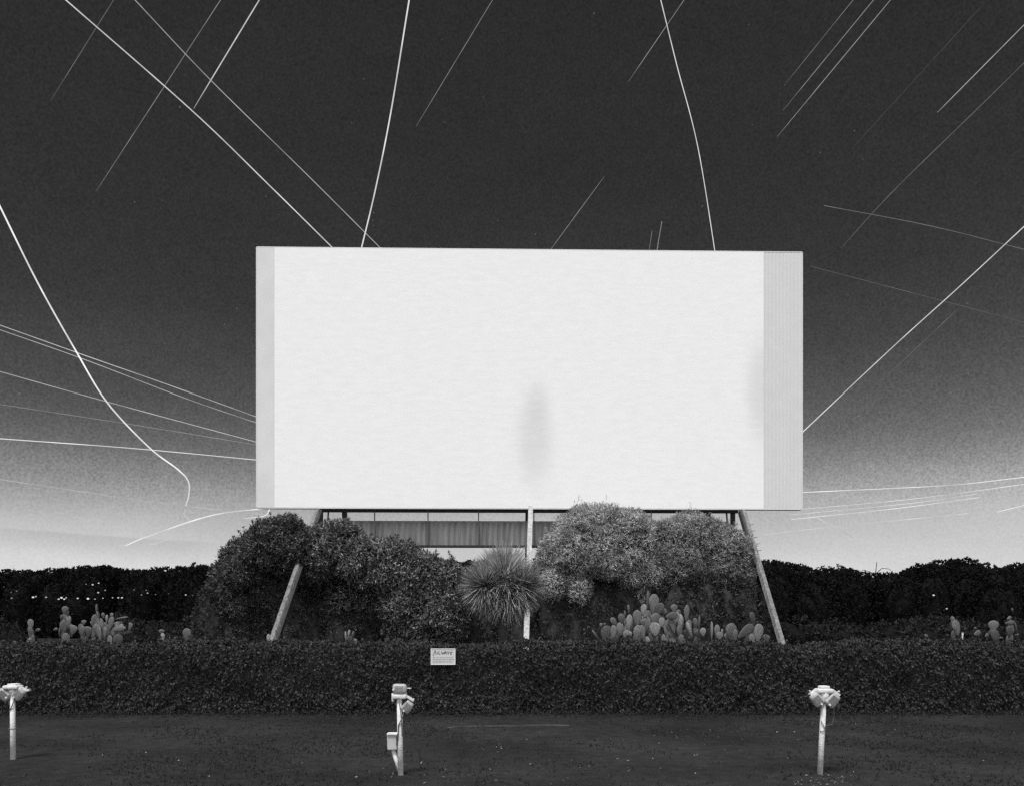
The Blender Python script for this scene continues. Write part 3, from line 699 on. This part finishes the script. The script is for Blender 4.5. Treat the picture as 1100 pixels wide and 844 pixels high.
cactus('sprawling low prickly pear clump under the left part of the wood', 20.0, S6([(450,140,32,26),(432,162,14,16,0,1),(470,190,60,55),(440,185,40,50),(500,145,28,32,0,1),(520,72,12,60,-4),(528,100,12,40,-20),(555,105,20,34),(574,122,16,44,5,1),(600,102,22,26),(570,188,18,52,-22,1),(540,205,100,36,85),(592,135,20,44),(630,148,50,26,75,1),(648,158,30,14,75,1),(652,118,70,16,80),(655,205,100,30,75),(700,165,24,44,15),(700,150,18,16,0,1),(585,236,20,12,70,1),(520,175,50,44),(612,180,60,60),(640,175,70,30,80)]), 2, 16)
cactus('tiny bright two-padded cactus poking over the hedge in front of the dark field', 19.4, S6([(868,190,30,26),(875,218,24,40,-10,1)]), 0, 17)
cactus('single round grey cactus pad peeping over the hedge left of the leaning leg', 19.4, [(201,681,9.5,13,-8),(204,687,3.5,11,-8)], 0, 18)
cactus('little cluster of fingers of cactus peeping over the hedge before the spreading shrub', 19.4, [(371.5,683,2.6,11,-5),(375,681,3,10,3),(379,682,2.6,9,10),(376,687,9,8,0),(382,688,4,5)], 0, 19)
cactus('pale egg shaped cactus pad at the foot of the left leaning leg', 19.3, [(288.3,686,4.2,11,0,1),(304,692,6,5,80,1)], 0, 20)
S8 = lambda L: [(980+a*.109, 640+b*.109, c*.109, d*.109, *r) for a, b, c, d, *r in L]
cactus('stubby leaning cactus shoot over the right part of the hedge', 20.5, S8([(140,400,36,60,-25),(165,450,50,60,-20)]), 0, 21)
cactus('hooked grey prickly pear beside the short pale stake', 20.5, S8([(395,222,50,40,60),(395,290,40,110,-4),(435,310,100,150,-12),(425,330,34,90,-10)]), 0, 22)
cactus('low rounded prickly pear between the stake and the arched one', 20.8, S8([(640,365,120,60,80),(620,316,26,28),(770,345,26,80,32),(735,385,40,60,70)]), 0, 23)
cactus('arched prickly pear nearest the right edge of the picture', 20.6, S8([(955,215,60,40,70),(960,262,80,50,80),(925,268,30,30),(1018,315,22,130,-16),(960,350,90,120),(1030,378,34,24,70),(985,135,16,40),(800,290,90,100),(865,410,50,20,80)]), 0, 24)
# short pale stake
sp_ = P(1034, 690, 20.3); t = thing('pale_stake', 'short pale upright stake beside the hooked prickly pear', 'stake', (sp_.x, sp_.y, 0))
bm = bmesh.new(); H = P(0, 679, 20.3).z; tube(bm, [(0,0,-.1),(0,0,H)], .022, 8); bm_obj('stick', bm, M_PALE, t)

# ---------------------------------------------------------------- tiny lights of the far wood
M_LPOLE = mat('lamp_pole_black', .008, 1, 0)
def lamp(px, py, r, v, label, grp=None, Y=62.):
    c = P(px, py, Y); t = thing('distant_lamp', label, 'lamp', (c.x, Y, 0), 0, grp)
    R = r/F*Y
    bm = bmesh.new(); tube(bm, [(0,0,-.1),(0,0,c.z-R)], .010, 5); bm_obj('pole', bm, M_LPOLE, t)
    bm = bmesh.new(); bmesh.ops.create_uvsphere(bm, u_segments=10, v_segments=8, radius=R, matrix=Matrix.Translation((0,0,c.z)) @ Matrix.Diagonal((1.15,1,.85,1))); bm_obj('globe', bm, emit(v), t, True)
    return t
for (x, y, r, v) in [(4,630,.6,.12),(12.5,642,.8,.3),(35.5,641,1.1,.8),(38.5,640.2,.8,.5),(49.5,641,.9,.45),(63,643,.9,.7),(66,641.5,1.1,.9),(69,643,.9,.8),(71,641.5,.7,.6),(83.5,642.2,.9,.7),(94.5,642.5,1.1,1.),(102,643,.7,.5),
                     (110.5,642,.7,.5),(127,641.5,.9,.6),(131,641.5,.9,.7),(121,641.5,.7,.5)]:
    lamp(x, y, r, v, 'tiny bright lamp in the row of lights along the foot of the left wood', 'row of tiny lamps at the left wood')
for (x, y, r, v) in [(99.5,627.5,.9,.7),(106,625.8,.8,.6),(92.5,627,.7,.2),(105.5,636,.9,.6),(113,633.5,.7,.4),(12,636,.7,.15),(18,634.5,.7,.2)]:
    lamp(x, y, r, v, 'tiny dim lamp high above the row of lights in the left wood', 'scattered tiny lamps in the left wood', 66.)
for (x, y, r, v) in [(144,633,.6,.25),(152,638.5,.7,.3),(157,633.5,.6,.25),(158.5,636.5,.8,.45),(167,638,.6,.2),(199.5,638.5,.8,.6),(207,639,.5,.2),(181,637,.5,.15)]:
    lamp(x, y, r, v, 'tiny faint lamp between the row of lights and the domed shrub', 'faint tiny lamps near the domed shrub', 64.)
lamp(1003, 638.8, 1.0, .8, 'tiny bright lamp high in the right wood'); lamp(1017, 653.2, .9, .5, 'tiny lamp lower down in front of the right wood', None, 50.)

# ---------------------------------------------------------------- litter on the lot
def scatter(name, n, size, zones, m, label, kinds='leaf'):
    V, Fq = [], []; rr = np.random.default_rng(len(name))
    C = []
    for (px, py, sx, sy, k) in zones:
        for _ in range(int(n*k)):
            x = rr.normal(px, sx); y = rr.normal(py, sy)
            if y < 774: continue
            g = G(x, y); C.append((g.x, g.y, .012))
    C = np.array(C); d = rnd_dirs(len(C)); d[:,2] = np.abs(d[:,2])*.35; d /= np.linalg.norm(d, axis=1, keepdims=True)
    Vv, Ff = leaves(C, d, size*rr.uniform(.5, 1.6, len(C)), size*.5*rr.uniform(.5, 1.4, len(C)))
    o = link(name, mesh_np(name, Vv, Ff), m); tag(o, label, None, kind='stuff'); return o
LM_LIT = leaf_mat('dry_leaves', .05, .42, 3, .7, 0)
scatter('leaf_litter', 1, .032, [(895,836,16,4,60),(875,842,30,3,35),(530,804,10,4,14),(545,800,16,4,12),(690,790,70,14,26),(730,812,90,15,34),(410,833,26,5,20),(640,830,150,12,50),(300,820,140,14,22),(980,800,70,16,26),(820,785,60,6,14)], LM_LIT, 'pale dry leaves and chips strewn over the dark lot')
# weeds: low dark tufts all over the lot
n = 30000; x = rng.uniform(-11, 11, n); y = rng.uniform(8.6, 16.95, n); k = nz3(np.stack([x, y, x*0], 1), 1.1, 2.)+rng.normal(size=n)*.35 > .3
C = np.stack([x, y, x*0+.0], 1)[k]; nf = 7000; C = np.concatenate([C, np.stack([rng.uniform(-13,13,nf), 16.95-np.abs(rng.normal(size=nf))*.38, np.zeros(nf)+rng.uniform(0,.08,nf)], 1)]); d = rnd_dirs(len(C))*.8; d[:,2] = np.abs(d[:,2])*.6+.5; d /= np.linalg.norm(d, axis=1, keepdims=True)
V, Fq = rosettes(C, d, 4, .045, .012, .8)
V[:,2] = np.maximum(V[:,2], .003)
tag(link('weeds', mesh_np('weeds', V, Fq), leaf_mat('weed_leaves', .025, .06, 1.2, .7, .2)), 'short dark weeds growing through the lot surface', kind='stuff')
# thin raised edging in front of the hedge
bm = bmesh.new(); pts = [G(x, y) for x, y in ((478,782.5),(500,780.5),(530,780),(560,779.8),(590,779),(612,779.5))]
for a, b in zip(pts, pts[1:]): beam(bm, a+Vector((0,0,.012)), b+Vector((0,0,.012)), .05, .02, up=Vector((0,0,1)))
tag(bm_obj('path_edging', bm, mat('worn_concrete', .08, .9, .1, .5, 4)), kind='structure')

# ---------------------------------------------------------------- light trails in the sky
def catmull(p, n=10):
    p = [Vector((a, b, 0)) for a, b in p]
    if len(p) == 2: return [p[0].lerp(p[1], i/24) for i in range(25)]
    q = [p[0]*2-p[1]]+p+[p[-1]*2-p[-2]]; out = []
    for i in range(1, len(q)-2):
        for k in range(n):
            t = k/n; a, b, c, d = q[i-1:i+3]
            out.append(.5*((2*b)+(c-a)*t+(2*a-5*b+4*c-d)*t*t+(3*b-a-3*c+d)*t**3))
    return out+[p[-1]]
def trail(name, cat, pts, srgb, w, R, label, group, dash=None, extra=()):
    bm = bmesh.new()
    # a trail goes on behind the screen and beyond the frame
    pts = [tuple(p) for p in pts]
    for end, nxt in ((0, 1), (-1, -2)):
        (x, y), (u, v_) = pts[end], pts[nxt]; l = math.hypot(x-u, y-v_)
        ext = 80 if (276 < x < 862 and 266 < y < 546) else 160 if (x < 0 or x > 1100 or y < 0) else 0
        if ext: 
            e = (x+(x-u)/l*ext, y+(y-v_)/l*ext); pts = [e]+pts if end == 0 else pts+[e]
    q = catmull(pts)
    if dash:
        out = []; acc = 0.; seg = [q[0]]; on = True
        for a, b in zip(q, q[1:]):
            n = max(1, int((b-a).length/1.0))
            for k in range(1, n+1):
                c = a.lerp(b, k/n); acc += (b-a).length/n; seg.append(c)
                if acc > (dash[0] if on else dash[1]):
                    if on: out.append(seg)
                    seg = [c]; acc = 0; on = not on
        segs = out
    else: segs = [q]
    for s in segs:
        k = len(s); base_r = w*.34/F*R
        tube(bm, [D(v.x, v.y, R) for v in s], base_r if k < 4 or name != 'star_trail' else [base_r*min(1, .35+.65*min(i, k-1-i)/max(1, k*.12)) for i in range(k)], 6)
    for e in extra: tube(bm, [D(v.x, v.y, R) for v in catmull(e)], w*.34/F*R, 6)
    o = bm_obj(name, bm, emit(s2l(srgb)), None)
    tag(o, label, cat, group); return o
SG, AG = 'straight star trails in the night sky', 'aircraft light trails in the night sky'
# stars: straight or barely bent streaks, all falling towards lower left
for pts, v, w_, lab in [
    ([(124,-3),(54,109)], 118, .9, 'faint short star trail nearest the upper left corner'),
    ([(239,-3),(103,206)], 150, .9, 'thin star trail crossing both diagonal aircraft lines in the upper left'),
    ([(281,-4),(208,117)], 232, 1.5, 'short thick brightest star trail in the upper left, right of the crossing one'),
    ([(531,-3),(447,136)], 150, .9, 'thin star trail over the screen, first to the right of the thick vertical aircraft line'),
    ([(737,-3),(675,88)], 160, .9, 'thin star trail crossing the top of the steep bowed aircraft line'),
    ([(649,190),(580,284)], 160, .9, 'thin star trail touching the middle of the top edge of the screen'),
    ([(919,-3),(844,90)], 130, .8, 'faintest and leftmost of the three parallel star trails at the upper right'),
    ([(941,-3),(841,119)], 158, .9, 'middle one of the three parallel star trails at the upper right'),
    ([(960,-4),(835,147)], 170, 1.0, 'longest and rightmost of the three parallel star trails at the upper right'),
    ([(1058,3),(915,160)], 82, .8, 'barely visible star trail between the three parallel ones and the bright short one'),
    ([(1104,23),(1007,121)], 205, 1.1, 'bright short star trail in the upper right corner'),
    ([(1110,58),(1050,117),(960,205),(903,267)], 128, .9, 'long thin star trail below the bright short one at the right edge'),
    ([(1030,331),(955,402)], 128, .7, 'very faint star trail just under the bright diagonal aircraft line right of the screen')]:
    trail('star_trail', 'star trail', pts, v*.86, w_*.92, 4200, lab, SG)
# aircraft: long, often curved
for pts, v, w_, lab, *k in [
    ([(67,-3),(205,118),(290,200),(370,279)], 215, 1.4, 'bright lower one of two diagonals meeting the top of the screen'),
    ([(142,-3),(225,85),(330,188),(420,278)], 170, 1.0, 'fainter upper one of two diagonal lines meeting the top of the screen'),
    ([(440,-3),(420,120),(403,205),(385,280)], 225, 1.9, 'thick steep aircraft line rising from the left part of the top edge of the screen'),
    ([(709,-3),(727,70),(750,160),(771,290)], 215, 1.2, 'steep bowed aircraft line rising from the right part of the top edge of the screen'),
    ([(-4,214),(40,303),(82,378),(115,432),(160,480),(190,503),(202,516),(203,530),(199.5,543)], 245, 2.1, 'thickest curving aircraft trail that hooks downward left of the screen'),
    ([(199,546),(198,553),(207,560)], 205, .9, 'tiny pale hook below the end of the thick curving trail'),
    ([(-4,348),(100,385),(180,413),(285,451)], 190, 1.0, 'upper one of a close pair of aircraft lines reaching the left side of the screen'),
    ([(-4,353),(90,386),(200,428),(285,457)], 175, .9, 'lower, dotted-looking one of a close pair of aircraft lines left of the screen'),
    ([(-4,398),(110,430),(285,477)], 185, 1.0, 'aircraft line next below the close pair at the left side of the screen'),
    ([(-4,433.5),(150,457),(285,479)], 140, .8, 'faint aircraft line between two brighter ones left of the screen'),
    ([(-4,470.5),(140,481),(290,495)], 225, 1.2, 'lowest bright nearly level aircraft line reaching the left side of the screen'),
    ([(-4,514),(90,528),(180,541),(290,553)], 196, .6, 'thin pale aircraft line low in the glow left of the screen'),
    ([(134,586),(158,576),(228,553),(292,545)], 240, 1.7, 'wavy bright line climbing from the horizon haze to the lower left corner of the screen'),
    ([(160,585),(190,577),(220,570)], 212, .8, 'short faint wavy line just below the one reaching the lower left corner of the screen'),
    ([(262,556.5),(284,553.5),(290,546)], 235, 1.2, 'short bent bright line between the domed shrub and the lower left corner of the screen'),
    ([(711,238),(703,285)], 160, .9, 'short bright stub standing on the top edge of the screen right of its middle'),
    ([(700.5,248),(695,284)], 130, .7, 'faint twin stub beside the bright stub on the top edge of the screen'),
    ([(885,221),(1000,243),(1104,269)], 112, .8, 'faint slightly sloping line high to the right of the screen'),
    ([(850,476),(862,464),(960,372),(1034,305),(1106,238)], 220, 1.3, 'bright diagonal aircraft line rising from the right side of the screen to the right edge'),
    ([(850,529),(960,524),(1030,520),(1106,511.5)], 230, 1.1, 'bright nearly level uppermost line in the fan of lines right of the screen'),
    ([(850,547.5),(980,535.5),(1106,519)], 222, .8, 'second line from the top in the fan of pale lines right of the screen'),
    ([(850,552.5),(980,540),(1050,530)], 218, .7, 'third line from the top in the fan of pale lines right of the screen'),
    ([(850,557.5),(960,546),(1052,534)], 228, .9, 'fourth line from the top, brighter and ending early, in the fan right of the screen'),
    ([(1071,549.5),(1106,541)], 228, .9, 'short bright dash low in the glow at the right edge'),
    ([(820,574),(880,567),(1040,551)], 217, .7, 'lowest very faint line in the fan of pale lines right of the screen'),
    ([(878,556),(895,565),(917,577)], 217, .7, 'short faint line dropping away from the fan right of the screen'),
    ([(870,286),(1000,320),(1106,348)], 92, .8, 'barely visible line crossing under the bright diagonal line right of the screen')]:
    trail('aircraft_trail', 'aircraft trail', pts, v, w_, 2400, lab, AG, k[0] if k else None)

# ---------------------------------------------------------------- render settings
SC.view_settings.view_transform = 'Standard'; SC.view_settings.look = 'None'; SC.view_settings.exposure = 0; SC.view_settings.gamma = 1
SC.view_settings.use_curve_mapping = False
SC.cycles.use_denoising = False; SC.cycles.max_bounces = 5; SC.cycles.sample_clamp_indirect = 3
SC.cycles.pixel_filter_type = 'BLACKMAN_HARRIS'; SC.cycles.filter_width = 1.4
